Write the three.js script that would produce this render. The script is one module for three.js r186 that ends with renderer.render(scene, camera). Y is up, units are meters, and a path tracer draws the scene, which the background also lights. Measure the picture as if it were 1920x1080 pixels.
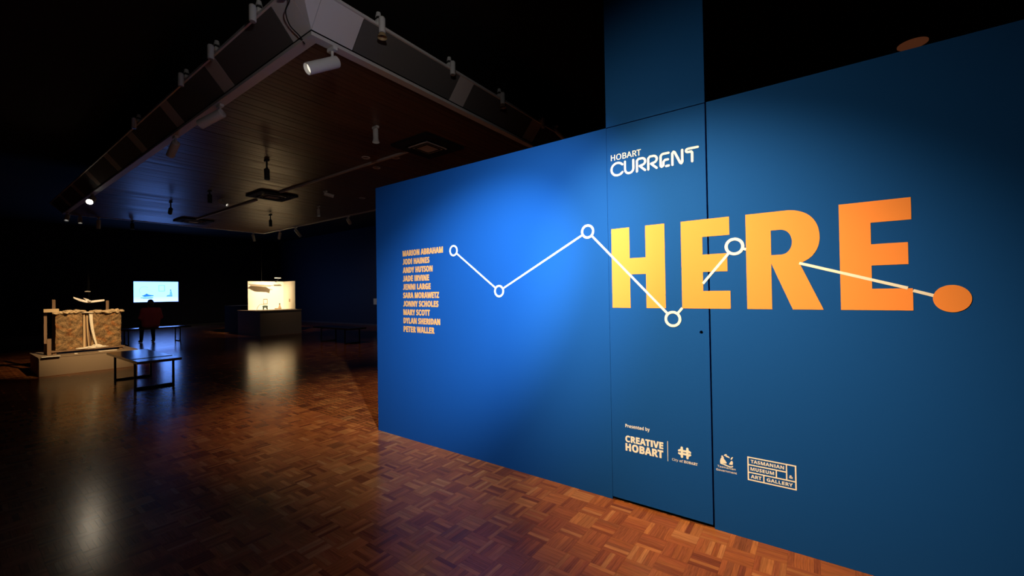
import * as THREE from 'three';
import { mergeGeometries } from 'three/addons/utils/BufferGeometryUtils.js';
import { RoundedBoxGeometry } from 'three/addons/geometries/RoundedBoxGeometry.js';
import { TextGeometry } from 'three/addons/geometries/TextGeometry.js';
import { FontLoader } from 'three/addons/loaders/FontLoader.js';
import { MarchingCubes } from 'three/addons/objects/MarchingCubes.js';
import { RectAreaLightUniformsLib } from 'three/addons/lights/RectAreaLightUniformsLib.js';
import { ImprovedNoise } from 'three/addons/math/ImprovedNoise.js';

RectAreaLightUniformsLib.init();
const scene = new THREE.Scene();
scene.background = new THREE.Color(0x000000);

// ------------------------------------------------------------------ camera
const EYE = new THREE.Vector3(0, 1.55, 0), FOCAL = 778.66;
const YAW = 53.976 * Math.PI / 180, PITCH = 0.606 * Math.PI / 180, ROLL = -0.9096 * Math.PI / 180;
const FWD = new THREE.Vector3(Math.sin(YAW) * Math.cos(PITCH), Math.sin(PITCH), -Math.cos(YAW) * Math.cos(PITCH));
const RIGHT0 = FWD.clone().cross(new THREE.Vector3(0, 1, 0)).normalize(), UP0 = RIGHT0.clone().cross(FWD);
const RIGHT = RIGHT0.clone().multiplyScalar(Math.cos(ROLL)).addScaledVector(UP0, Math.sin(ROLL));
const UPV = RIGHT0.clone().multiplyScalar(-Math.sin(ROLL)).addScaledVector(UP0, Math.cos(ROLL));
const camera = new THREE.PerspectiveCamera(2 * Math.atan(540 / FOCAL) * 180 / Math.PI, 16 / 9, 0.05, 100);
camera.position.copy(EYE);
camera.quaternion.setFromRotationMatrix(new THREE.Matrix4().makeBasis(RIGHT, UPV, FWD.clone().negate()));
scene.add(camera);

const renderer = new THREE.WebGLRenderer({ antialias: true });
renderer.toneMapping = THREE.LinearToneMapping;
renderer.toneMappingExposure = 1.0;
renderer.shadowMap.enabled = true;

// light strengths (candela) and colours of the lamps that are lit
const LIT = {
  washLeft:  { cd: 97, color: [0.85, 0.97, 1.0], angle: 19.3, penumbra: 1.0, spill: { cd: 43, angle: 31.5 } },
  washRight: { cd: 62, color: [1.0, 0.74, 0.43], angle: 33, penumbra: 1.0, spill: { cd: 8.5, angle: 60 } },
  soffit:    { cd: 3.6, color: [1.0, 0.9, 0.85], angle: 30, penumbra: 1.0 },  // added fill, not an observed lamp
  sculpture: { cd: 120, color: [1.0, 0.7, 0.38], angle: 14, penumbra: 1.0 },
  diorama:   { cd: 95, color: [1.0, 0.75, 0.46], angle: 21, penumbra: 1.0, spill: { cd: 9, angle: 42 } },
  wallFar:   { cd: 16, color: [1.0, 0.9, 0.8], angle: 26, penumbra: 1.0 },
  bench:     { cd: 4, color: [1.0, 0.7, 0.45], angle: 45, penumbra: 1.0 },  // added beam for the floor around the farther bench
  down:      { cd: 24, color: [1.0, 0.72, 0.45], angle: 40, penumbra: 1.0 },
  visitor:   { cd: 3.2, color: [1.0, 0.85, 0.7], angle: 14, penumbra: 1.0 },
};

// ------------------------------------------------------------------ helpers
let seed = 20211;
const rnd = () => { seed = (seed * 1664525 + 1013904223) >>> 0; return seed / 4294967296; };
const rr = (a, b) => a + (b - a) * rnd();
const noise = new ImprovedNoise();
const V = (x, y, z) => new THREE.Vector3(x, y, z);
const used = {};
const numbered = (n) => { const k = used[n] || 0; used[n] = k + 1; return k ? `${n}_${String(k).padStart(3, '0')}` : n; };
function tag(o, label, category, group, kind) {
  o.userData.label = label;
  if (category) o.userData.category = category;
  if (group) o.userData.group = group;
  if (kind) o.userData.kind = kind;
  return o;
}
function thing(name, label, category, pos = [0, 0, 0], turn = 0, group) {
  const o = new THREE.Group(); o.name = numbered(name); o.position.set(...pos); o.rotation.y = turn; scene.add(o);
  return tag(o, label, category, group);
}
function structure(name, label) {
  const o = new THREE.Group(); o.name = name; scene.add(o);
  o.userData.kind = 'structure'; o.userData.label = label; return o;
}
function part(name, geo, mat, parent) {
  const m = new THREE.Mesh(geo, mat); m.name = name; parent.add(m); m.castShadow = m.receiveShadow = true; return m;
}
const box = (sx, sy, sz, x = 0, y = 0, z = 0) => new THREE.BoxGeometry(sx, sy, sz).translate(x, y, z);
const boxAt = (x0, x1, y0, y1, z0, z1) => box(x1 - x0, y1 - y0, z1 - z0, (x0 + x1) / 2, (y0 + y1) / 2, (z0 + z1) / 2);
const rbox = (sx, sy, sz, r, x = 0, y = 0, z = 0) => new RoundedBoxGeometry(sx, sy, sz, 2, r).translate(x, y, z);
function cyl(r0, r1, a, b, seg = 16) {          // tapered cylinder from a (r0) to b (r1)
  const d = b.clone().sub(a), g = new THREE.CylinderGeometry(r1, r0, d.length(), seg);
  g.applyQuaternion(new THREE.Quaternion().setFromUnitVectors(V(0, 1, 0), d.clone().normalize()));
  return g.translate((a.x + b.x) / 2, (a.y + b.y) / 2, (a.z + b.z) / 2);
}
const merge = (list) => mergeGeometries(list.map((g) => { const q = g.index ? g.toNonIndexed() : g; for (const k of Object.keys(q.attributes)) if (!['position', 'normal', 'uv'].includes(k)) q.deleteAttribute(k); return q; }));
const mat = (r, g, b, rough = 0.7, extra = {}) => new THREE.MeshStandardMaterial({ color: new THREE.Color().setRGB(r, g, b), roughness: rough, ...extra });
function rayTo(px, py, axis, value) {           // photo pixel -> point on the plane axis = value
  const d = FWD.clone().addScaledVector(RIGHT, (px - 960) / FOCAL).addScaledVector(UPV, (540 - py) / FOCAL);
  const t = (value - EYE.getComponent(axis)) / d.getComponent(axis);
  return EYE.clone().addScaledVector(d, t);
}
function dataTexture(w, h, fn, srgb = false) {
  const a = new Uint8Array(w * h * 4);
  for (let y = 0; y < h; y++) for (let x = 0; x < w; x++) {
    const c = fn(x, y); const i = (y * w + x) * 4;
    a[i] = c[0]; a[i + 1] = c[1]; a[i + 2] = c[2]; a[i + 3] = 255;
  }
  const t = new THREE.DataTexture(a, w, h); t.wrapS = t.wrapT = THREE.RepeatWrapping;
  t.magFilter = THREE.LinearFilter; t.minFilter = THREE.LinearMipmapLinearFilter; t.generateMipmaps = true;
  if (srgb) t.colorSpace = THREE.SRGBColorSpace;
  t.needsUpdate = true; return t;
}
const grey = (v) => { const k = Math.max(0, Math.min(255, v)); return [k, k, k]; };
// periodic noise so that textures tile
function tileNoise(x, y, w, h, fx, fy, s) {
  const a = x / w * Math.PI * 2, b = y / h * Math.PI * 2, k = 1 / (2 * Math.PI);
  return noise.noise(Math.cos(a) * fx * k + s, Math.sin(a) * fx * k + Math.cos(b) * fy * k, Math.sin(b) * fy * k + s * 1.7);
}

// ------------------------------------------------------------------ materials
const WOODTEX = dataTexture(256, 256, (x, y) => {
  const n = 0.5 + 0.5 * tileNoise(x, y, 256, 256, 4, 60, 3.1), f = 0.5 + 0.5 * tileNoise(x, y, 256, 256, 14, 150, 8.7);
  const v = 205 + 36 * (n - 0.5) * 2 * 0.8 + 26 * (f - 0.5) * 2;
  return [Math.min(255, v), Math.min(255, v * 0.985), Math.min(255, v * 0.965)].map((q) => Math.max(0, q));
}, true);
const FLOORROUGH = dataTexture(256, 256, (x, y) => grey(150 + 60 * tileNoise(x, y, 256, 256, 10, 10, 1.3) + 40 * tileNoise(x, y, 256, 256, 40, 40, 5.2)));
const PAINTBUMP = dataTexture(256, 256, (x, y) => grey(128 + 70 * tileNoise(x, y, 256, 256, 60, 60, 2.2) + 40 * tileNoise(x, y, 256, 256, 120, 120, 4.2)));
const SACKTEX = dataTexture(256, 256, (x, y) => {
  const w = ((x >> 1) + (y >> 1)) % 2 ? 12 : -12;
  const n = tileNoise(x, y, 256, 256, 9, 9, 6.1), f = tileNoise(x, y, 256, 256, 34, 34, 9.4);
  const v = 168 + w + 60 * n + 55 * f, r = Math.max(0, tileNoise(x, y, 256, 256, 6, 6, 12.4)) * 50;
  return [v + r * 0.4, v * 0.86 - r * 0.5, v * 0.66 - r].map((q) => Math.max(0, Math.min(255, q)));
}, true);

const M = {};
M.finger = new THREE.MeshPhysicalMaterial({ vertexColors: true, map: WOODTEX, roughness: 0.2, specularIntensity: 0.6 });
M.slab = mat(0.03, 0.02, 0.015, 0.9);
M.blue = new THREE.MeshPhysicalMaterial({ color: new THREE.Color().setRGB(0.005, 0.072, 0.322), roughness: 0.85, specularIntensity: 0.25, bumpMap: PAINTBUMP, bumpScale: 0.0006 });
M.navy = mat(0.02, 0.024, 0.055, 0.6);
M.ceilingDark = mat(0.012, 0.009, 0.007, 0.9);
M.core = mat(0.02, 0.02, 0.025, 0.9);
M.orange = mat(0.94, 0.295, 0.055, 0.8);
M.cream = mat(0.9, 0.88, 0.82, 0.55);
M.white = mat(0.86, 0.85, 0.83, 0.55);
M.names = mat(0.9, 0.42, 0.14, 0.55);
M.lampWhite = mat(0.78, 0.8, 0.79, 0.45);
M.lampDark = mat(0.02, 0.02, 0.02, 0.6);
M.lens = mat(0.3, 0.3, 0.3, 0.15);
M.glow = mat(0.4, 0.4, 0.4, 0.3, { emissive: new THREE.Color().setRGB(1, 0.86, 0.62), emissiveIntensity: 6 });
M.glint = mat(0.4, 0.4, 0.4, 0.3, { emissive: new THREE.Color().setRGB(1, 0.9, 0.75), emissiveIntensity: 1.0 });
M.faint = mat(0.4, 0.4, 0.4, 0.3, { emissive: new THREE.Color().setRGB(1, 0.95, 0.9), emissiveIntensity: 0.35 });
M.panelGrey = mat(0.72, 0.71, 0.73, 0.8);
M.panelDark = mat(0.11, 0.106, 0.105, 0.9);
M.stripGrey = mat(0.6, 0.57, 0.56, 0.8);
M.trimGrey = mat(0.7, 0.69, 0.68, 0.55);
M.black = mat(0.008, 0.008, 0.009, 0.95);
M.steelBlack = mat(0.012, 0.012, 0.014, 0.45, { metalness: 0.3 });
M.benchTop = mat(0.03, 0.022, 0.02, 0.17);
M.paleSteel = mat(0.55, 0.55, 0.56, 0.3, { metalness: 0.6 });
M.plinth = mat(0.27, 0.19, 0.115, 0.75);
M.plinthBrown = mat(0.36, 0.25, 0.19, 0.75);
M.backdrop = mat(0.84, 0.78, 0.66, 0.8);
M.beige = mat(0.42, 0.29, 0.17, 0.8);
M.tarnish = mat(0.06, 0.05, 0.035, 0.7);
M.greenDark = mat(0.05, 0.09, 0.08, 0.6);
M.cliff = new THREE.MeshStandardMaterial({ map: SACKTEX, color: new THREE.Color().setRGB(0.6, 0.5, 0.38), roughness: 0.95 });
M.ledge = mat(0.62, 0.46, 0.27, 0.95);
M.foam = mat(0.82, 0.74, 0.6, 0.9);
M.timber = mat(0.22, 0.13, 0.07, 0.75);
M.birdWhite = mat(0.85, 0.82, 0.78, 0.6);
M.red = mat(0.24, 0.016, 0.03, 0.85, {});
M.skin = mat(0.35, 0.2, 0.14, 0.6);
M.hair = mat(0.02, 0.013, 0.01, 0.6);
M.trousers = mat(0.012, 0.013, 0.018, 0.9);
M.shoe = mat(0.35, 0.33, 0.3, 0.7);
M.card = mat(0.8, 0.8, 0.82, 0.7);
M.disc = mat(0.5, 0.22, 0.1, 0.7, { emissive: new THREE.Color().setRGB(1, 0.3, 0.12), emissiveIntensity: 0.05 });  // emissive tint stands in for light bounced up onto the disc

// ------------------------------------------------------------------ room
const WX = 2.942, WTOP = 2.773;                       // face and top of the blue wall
const FARZ = -28.0, RIGHTX = 12.8, LEFTX = -6, BACKZ = 5, CEIL = 5.0;

// --- floor: mosaic parquet of five-finger squares
{
  const floor = structure('floor', 'worn reddish mosaic parquet floor with a dull varnish');
  part('floor_slab', boxAt(LEFTX, RIGHTX, -0.2, -0.012, FARZ, BACKZ), M.slab, floor);
  const CELL = 0.152, N = 5, W = CELL / N;
  const tones = [[0.33, 0.098, 0.03], [0.37, 0.118, 0.034], [0.27, 0.075, 0.024], [0.43, 0.155, 0.046], [0.2, 0.054, 0.02], [0.31, 0.092, 0.03], [0.45, 0.175, 0.06], [0.35, 0.107, 0.03], [0.25, 0.08, 0.028], [0.41, 0.138, 0.04]];
  const pick = () => { const r = rnd(); return r < 0.2 ? 0 : r < 0.38 ? 1 : r < 0.5 ? 2 : r < 0.6 ? 3 : r < 0.67 ? 4 : r < 0.79 ? 5 : r < 0.83 ? 6 : r < 0.93 ? 7 : r < 0.96 ? 8 : 9; };
  // one finger geometry: a small block, top near y = 0, with a hairline joint around it
  const fingerGeo = (tone, u0) => {
    const hx = CELL / 2 - 0.0003, hz = W / 2 - 0.0003, h = 0.008;
    const P = [[-hx, -h, -hz], [hx, -h, -hz], [hx, -h, hz], [-hx, -h, hz], [-hx, 0, -hz], [hx, 0, -hz], [hx, 0, hz], [-hx, 0, hz]];
    const quads = [[4, 7, 6, 5], [0, 4, 5, 1], [1, 5, 6, 2], [2, 6, 7, 3], [3, 7, 4, 0]];
    const pos = [], uv = [], col = [];
    for (const q of quads) for (const k of [0, 1, 2, 0, 2, 3]) {
      const p = P[q[k]]; pos.push(...p); uv.push(u0 + p[0] * 1.6, u0 * 1.7 + p[2] * 2.2); col.push(...tone);
    }
    const g = new THREE.BufferGeometry();
    g.setAttribute('position', new THREE.Float32BufferAttribute(pos, 3)); g.setAttribute('uv', new THREE.Float32BufferAttribute(uv, 2));
    g.setAttribute('color', new THREE.Float32BufferAttribute(col, 3)); g.computeVertexNormals(); return g;
  };
  const variants = [];
  tones.forEach((t, i) => { for (let k = 0; k < 2; k++) { const s = k ? 1.45 : 1.7; variants.push(fingerGeo(t.map((c) => c * s), i * 0.37 + k * 0.19)); } });
  const X0 = WX - CELL * 36, X1 = WX, Z0 = -9.12, Z1 = Z0 + CELL * 66;
  const fingers = [];
  for (let i = 0; i < 36; i++) for (let j = 0; j < 66; j++) {
    const cx = X0 + (i + 0.5) * CELL, cz = Z0 + (j + 0.5) * CELL, along = (i + j) % 2;   // along = 1: fingers run along z
    const base = pick(), mixed = rnd() < 0.45;
    for (let k = 0; k < N; k++) {
      const o = (k - (N - 1) / 2) * W, v = (mixed || rnd() < 0.28 ? pick() : base) * 2 + (rnd() < 0.5 ? 0 : 1);
      fingers.push({ x: cx + (along ? o : 0), z: cz + (along ? 0 : o), along, v, tx: rr(-0.0014, 0.0014), tz: rr(-0.0014, 0.0014), dy: -rr(0, 0.0004) });
    }
  }
  const lim = 6;
  for (const f of fingers) {                          // size on the photograph
    const d = V(f.x, 0, f.z).sub(EYE), zc = d.dot(FWD);
    if (zc < 0.3) { f.size = 0; continue; }
    const px = 960 + FOCAL * d.dot(RIGHT) / zc, py = 540 - FOCAL * d.dot(UPV) / zc;
    f.size = px > 450 && px < 1910 && py > 0 && py < 1076 ? 1 / zc ** 3 : 0;
  }
  const order = fingers.map((f, i) => i).sort((a, b) => fingers[b].size - fingers[a].size);
  const single = new Set(order.slice(0, 290));
  const bulk = [], mtx = new THREE.Matrix4(), q = new THREE.Quaternion(), e = new THREE.Euler();
  fingers.forEach((f, i) => {
    e.set(f.tx, f.along ? Math.PI / 2 : 0, f.tz); q.setFromEuler(e);
    if (single.has(i)) {
      const m = part('parquet_finger', variants[f.v], M.finger, floor); m.position.set(f.x, f.dy, f.z); m.quaternion.copy(q);
    } else bulk.push(variants[f.v].clone().applyMatrix4(mtx.compose(V(f.x, f.dy, f.z), q, V(1, 1, 1))));
  });
  const b = part('parquet_fingers', mergeGeometries(bulk), M.finger, floor); b.userData.kind = 'stuff';
  // farther squares: one tilted block face each, fingers shown by the grain texture
  const FT = dataTexture(160, 160, (x, y) => {
    const k = Math.floor(y / 32), e2 = y % 32 < 1 || x < 1 ? 0.5 : 1, t = [0.85, 1.0, 0.75, 1.1, 0.92][k];
    return grey((190 * t + 24 * tileNoise(x, y, 160, 160, 5, 70, 3.3)) * e2);
  }, true);
  M.square = new THREE.MeshPhysicalMaterial({ vertexColors: true, map: FT, roughness: 0.2, specularIntensity: 0.7 });
  const pos = [], uv = [], col = [], nor = [];
  const nx = Math.floor((RIGHTX - LEFTX) / CELL), i0 = Math.ceil((LEFTX - X0) / CELL), j0 = Math.ceil((FARZ - Z0) / CELL), j1 = Math.floor((BACKZ - Z0) / CELL);
  for (let i = i0; i < i0 + nx; i++) for (let j = j0; j < j1; j++) {
    if (i >= 0 && i < 36 && j >= 0 && j < 66) continue;
    const x0 = X0 + i * CELL, z0 = Z0 + j * CELL, t = tones[pick()], s = rr(1.45, 1.7), tx = rr(-0.0015, 0.0015), tz = rr(-0.0015, 0.0015), h = CELL / 2;
    const P = [[x0, -tx * h - tz * h - 0.0005, z0], [x0, tx * h - tz * h - 0.0005, z0 + CELL], [x0 + CELL, tx * h + tz * h - 0.0005, z0 + CELL], [x0 + CELL, -tx * h + tz * h - 0.0005, z0]];
    const UVs = (i + j) % 2 ? [[0, 0], [1, 0], [1, 1], [0, 1]] : [[0, 0], [0, 1], [1, 1], [1, 0]];
    for (const k of [0, 1, 2, 0, 2, 3]) { pos.push(...P[k]); uv.push(...UVs[k]); col.push(t[0] * s, t[1] * s, t[2] * s); }
  }
  const g = new THREE.BufferGeometry();
  g.setAttribute('position', new THREE.Float32BufferAttribute(pos, 3)); g.setAttribute('uv', new THREE.Float32BufferAttribute(uv, 2));
  g.setAttribute('color', new THREE.Float32BufferAttribute(col, 3)); g.computeVertexNormals();
  part('parquet_squares', g, M.square, floor).userData.kind = 'stuff';
}

// --- room shell
function shell(name, label, geo, m) { const o = structure(name, label); part(name.replace(/_.*/, '') + '_surface', geo, m, o); return o; }
shell('wall_far', 'dark navy gallery wall behind the video screen', boxAt(LEFTX - 0.3, RIGHTX + 0.3, -0.2, CEIL + 0.3, FARZ - 0.3, FARZ), M.navy);
shell('wall_right', 'dark navy gallery side wall beyond the blue partition', boxAt(RIGHTX, RIGHTX + 0.3, -0.2, CEIL + 0.3, FARZ, BACKZ), M.navy);
shell('wall_left', 'dark navy gallery side wall left of the sculpture', boxAt(LEFTX - 0.3, LEFTX, -0.2, CEIL + 0.3, FARZ, BACKZ), M.navy);
shell('wall_back', 'dark navy gallery wall behind the viewer', boxAt(LEFTX - 0.3, RIGHTX + 0.3, -0.2, CEIL + 0.3, BACKZ, BACKZ + 0.3), M.navy);
shell('ceiling', 'black painted high ceiling above the timber soffit', boxAt(LEFTX, RIGHTX, CEIL, CEIL + 0.3, FARZ, BACKZ), M.ceilingDark);
{
  const b = structure('baseboard_far', 'thin pale skirting line at the foot of the far wall');
  part('skirting', boxAt(LEFTX, RIGHTX, 0, 0.07, FARZ, FARZ + 0.015), mat(0.16, 0.16, 0.17, 0.6), b);
  const c = structure('baseboard_right', 'thin dark skirting at the foot of the side wall');
  part('skirting', boxAt(RIGHTX - 0.015, RIGHTX, 0, 0.07, FARZ + 0.02, BACKZ), mat(0.1, 0.09, 0.11, 0.6), c);
}
// --- the blue partition with the hidden door panel, and the column rising from it
const ZA = -4.06, ZB = -1.241, ZC = -0.553, ZD = 4.2;
{
  const w = structure('wall_front', 'royal blue painted partition wall carrying the exhibition title');
  part('partition_core', boxAt(WX + 0.035, WX + 0.3, 0, WTOP - 0.002, ZA + 0.001, ZD), M.core, w);
  part('wall_panel', boxAt(WX, WX + 0.034, 0, WTOP, ZA, ZB - 0.001), M.blue, w);
  part('wall_panel', boxAt(WX + 0.0, WX + 0.034, 0, WTOP, ZC + 0.005, ZD), M.blue, w);
  // door panel with its small round hole
  const s = new THREE.Shape(); s.moveTo(ZB + 0.001, 0.022); s.lineTo(ZC - 0.005, 0.022); s.lineTo(ZC - 0.005, WTOP - 0.004); s.lineTo(ZB + 0.001, WTOP - 0.004); s.closePath();
  const hole = new THREE.Path(); hole.absarc(-0.605, 1.268, 0.0105, 0, Math.PI * 2, true); s.holes.push(hole);
  const g = new THREE.ExtrudeGeometry(s, { depth: 0.034, bevelEnabled: false, curveSegments: 16 }).rotateY(-Math.PI / 2).translate(WX + 0.034, 0, 0);
  const uv = g.attributes.uv; for (let i = 0; i < uv.count; i++) uv.setXY(i, uv.getX(i), uv.getY(i));
  part('door_panel', g, M.blue, w).userData.label = 'flush blue door panel with a small round finger hole';
  const c = structure('wall_upright', 'blue painted upright panel rising flush above the partition to the ceiling');
  part('upright_panel', boxAt(WX, WX + 0.034, WTOP + 0.002, CEIL, ZB - 0.002, ZC - 0.004), M.blue, c);
}

// ------------------------------------------------------------------ lowered timber soffit
const SX0 = 2.087, SX1 = 7.642, SZ0 = -17.795, SZ1 = -3.846, SY = 4.05;
{
  const s = structure('ceiling_soffit', 'lowered rectangular timber soffit with sloping grey fascia panels');
  M.board = [0, 1, 2, 3].map((k) => new THREE.MeshStandardMaterial({ map: WOODTEX, color: new THREE.Color().setRGB(0.19 + 0.025 * k, 0.105 + 0.014 * k, 0.06 + 0.008 * k), roughness: 0.36 + 0.03 * k }));
  const tw = 0.1, L = SX1 - SX0 - 2 * tw - 0.02, n = 132, pitch = (SZ1 - SZ0 - 2 * tw - 0.02) / n;
  const bg = [0, 1, 2].map((k) => {
    const g = new THREE.BoxGeometry(L, 0.02, pitch - 0.006); const p = g.attributes.position, uv = g.attributes.uv;
    for (let i = 0; i < p.count; i++) uv.setXY(i, p.getX(i) * 0.4 + k * 0.31, p.getZ(i) * 1.2 + k * 0.27); return g;
  });
  for (let i = 0; i < n; i++) {
    const b = part('board', bg[Math.floor(rnd() * 3)], M.board[Math.floor(rnd() * 4)], s);
    b.position.set((SX0 + SX1) / 2, SY + 0.025 + rr(-0.0015, 0.0015), SZ0 + tw + 0.01 + (i + 0.5) * pitch); b.rotation.x = rr(-0.006, 0.006);
  }
  part('soffit_body', boxAt(SX0 + 0.05, SX1 - 0.05, SY + 0.04, SY + 0.3, SZ0 + 0.05, SZ1 - 0.05), M.black, s);
  // pale edge trim that doubles as the lamp track
  const y0 = SY, y1 = SY + 0.035;
  for (const g of [boxAt(SX0, SX0 + tw, y0, y1, SZ0, SZ1), boxAt(SX1 - tw, SX1, y0, y1, SZ0, SZ1), boxAt(SX0 + tw, SX1 - tw, y0, y1, SZ1 - tw, SZ1), boxAt(SX0 + tw, SX1 - tw, y0, y1, SZ0, SZ0 + tw)])
    part('edge_trim', g, M.trimGrey, s);
  // sloping fascia: panels run between a lower line and an upper line set out by the same amount
  const by = SY + 0.05, rise = 0.25, out = 0.21, th = 0.02;
  const slope = (p0, p1, o) => {                   // p0, p1 along the edge, o = outward direction
    const q = (p, up) => V(p.x + o.x * (up ? out : 0), by + (up ? rise : 0), p.z + o.z * (up ? out : 0));
    const a = q(p0, 0), b = q(p1, 0), c = q(p1, 1), d = q(p0, 1), nrm = V(-o.x * rise, out, -o.z * rise).normalize().multiplyScalar(th);
    return { a, b, c, d, nrm };
  };
  const slabGeo = ({ a, b, c, d, nrm }) => {
    const A = [a, b, c, d], B = A.map((p) => p.clone().add(nrm)), pos = [];
    const quad = (p, q2, r, t) => { for (const k of [p, q2, r, p, r, t]) pos.push(k.x, k.y, k.z); };
    quad(a, b, c, d); quad(B[3], B[2], B[1], B[0]);
    for (let i = 0; i < 4; i++) quad(A[(i + 1) % 4], A[i], B[i], B[(i + 1) % 4]);
    const g = new THREE.BufferGeometry(); g.setAttribute('position', new THREE.Float32BufferAttribute(pos, 3));
    g.setAttribute('uv', new THREE.Float32BufferAttribute(new Float32Array(pos.length / 3 * 2), 2)); g.computeVertexNormals(); return g;
  };
  const run = (cuts, point, o, name0) => cuts.forEach(([t0, t1, kind]) => {
    const geo = slabGeo(slope(point(t0 + 0.004), point(t1 - 0.004), o));
    part(kind === 'd' ? 'fascia_panel' : kind === 'c' ? 'corner_panel' : 'fascia_strip', geo, kind === 'd' ? M.panelDark : kind === 'c' ? M.panelGrey : M.stripGrey, s);
  });
  // corner wedges so that the fascia meets at each corner
  const wedge = (cx, cz, ox, oz, m) => {
    const a = V(cx, by, cz), b = V(cx + ox * out, by + rise, cz), c = V(cx + ox * out, by + rise, cz + oz * out), d = V(cx, by + rise, cz + oz * out);
    const top = V(cx, by + rise, cz);
    const tris = [[a, b, c], [a, c, d], [a, top, b], [a, d, top], [top, c, b], [top, d, c]]; const pos = [];
    for (const t of tris) for (const p of t) pos.push(p.x, p.y, p.z);
    const g = new THREE.BufferGeometry(); g.setAttribute('position', new THREE.Float32BufferAttribute(pos, 3));
    g.setAttribute('uv', new THREE.Float32BufferAttribute(new Float32Array(pos.length / 3 * 2), 2)); g.computeVertexNormals();
    part('corner_panel', g, m, s);
  };
  wedge(SX0, SZ1, -1, 1, M.panelGrey); wedge(SX1, SZ1, 1, 1, M.panelGrey); wedge(SX0, SZ0, -1, -1, M.panelGrey); wedge(SX1, SZ0, 1, -1, M.panelGrey);
  const cutsX = [[SX0, 2.526, 'c'], [2.526, 3.942, 'd'], [3.942, 4.21, 's'], [4.21, 5.64, 'd'], [5.64, 5.93, 's'], [5.93, SX1, 'd']];
  run(cutsX, (t) => V(t, 0, SZ1), V(0, 0, 1));
  const cutsZ = [[-4.19, SZ1, 'c']]; let z = -4.19;
  for (const st of [-5.61, -7.36, -9.2, -10.92, -12.72, -14.45, -16.2]) { cutsZ.push([st, z, 'd'], [st - 0.31, st, 's']); z = st - 0.31; }
  cutsZ.push([SZ0, z, 'd']);
  run(cutsZ, (t) => V(SX0, 0, t), V(-1, 0, 0));
  run(cutsX, (t) => V(t, 0, SZ0), V(0, 0, -1)); run(cutsZ, (t) => V(SX1, 0, t), V(1, 0, 0));     // the same panels on the two far sides
  // pale capping rail along the top of the fascia on the two sides in view
  const ry = by + rise + 0.012;
  part('capping_rail', boxAt(SX0 - out - 0.02, SX0 - out + 0.03, ry - 0.012, ry + 0.016, SZ0 - out, SZ1 + out), M.trimGrey, s);
  part('capping_rail', boxAt(SX0 - out + 0.03, SX1 + out, ry - 0.012, ry + 0.016, SZ1 + out - 0.03, SZ1 + out + 0.02), M.trimGrey, s);
  // lid so that no light falls into the soffit
  part('soffit_lid', boxAt(SX0 - out + 0.04, SX1 + out - 0.02, by + rise - 0.01, by + rise + 0.02, SZ0 - out + 0.02, SZ1 + out - 0.04), M.black, s);
  // a loose cable over the corner panel
  const cur = new THREE.CatmullRomCurve3([V(SX0 - 0.235, SY + 0.33, SZ1 - 0.02), V(SX0 - 0.22, SY + 0.2, SZ1 + 0.04), V(SX0 - 0.19, SY + 0.16, SZ1 - 0.1), V(SX0 - 0.1, SY + 0.11, SZ1 - 0.2), V(SX0 - 0.03, SY + 0.03, SZ1 - 0.16), V(SX0 + 0.03, SY - 0.012, SZ1 - 0.18)]);
  const cable = part('cable', new THREE.TubeGeometry(cur, 30, 0.006, 6), M.black, s);
  cable.userData.label = 'loose black cable over the pale corner panel';
}
// conduit between the vents, and the three vents
{
  const c = thing('ceiling_conduit', 'pale conduit running along the timber soffit between the square vents', 'conduit', [4.8, SY + 0.012, -11], 0);
  part('conduit_run', box(0.05, 0.035, 4.68, 0, -0.02, 3.0), M.stripGrey, c);
  part('conduit_run', box(0.05, 0.035, 4.5, 0, -0.02, -2.85), M.stripGrey, c);
  const names = ['square ceiling vent in the soffit, above the end of the blue partition', 'square ceiling vent at the middle of the conduit run', 'square ceiling vent at the far end of the soffit'];
  [[4.845, -5.24], [4.845, -10.85], [4.845, -16.3]].forEach(([x, z], i) => {
    const v = thing('ceiling_vent', names[i], 'vent', [x, SY + 0.01, z], 0, 'square vents in the soffit');
    for (const k of [-1, 1]) { part('frame', box(0.86, 0.04, 0.16, 0, -0.02, k * 0.35), M.black, v); part('frame', box(0.16, 0.04, 0.54, k * 0.35, -0.02, 0), M.black, v); }
    part('diffuser_plate', rbox(0.46, 0.012, 0.46, 0.004, 0, -0.05, 0), M.stripGrey, v);
    for (const k of [0.3, 0.4]) { part('louvre', box(k, 0.012, 0.012, 0, -0.062, -k / 2), M.black, v); part('louvre', box(0.012, 0.012, k, k / 2, -0.062, 0), M.black, v); part('louvre', box(k, 0.012, 0.012, 0, -0.062, k / 2), M.black, v); part('louvre', box(0.012, 0.012, k, -k / 2, -0.062, 0), M.black, v); }
    part('hanger', cyl(0.012, 0.012, V(0, 0, 0), V(0, -0.05, 0), 8), M.black, v);
  });
}

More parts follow.
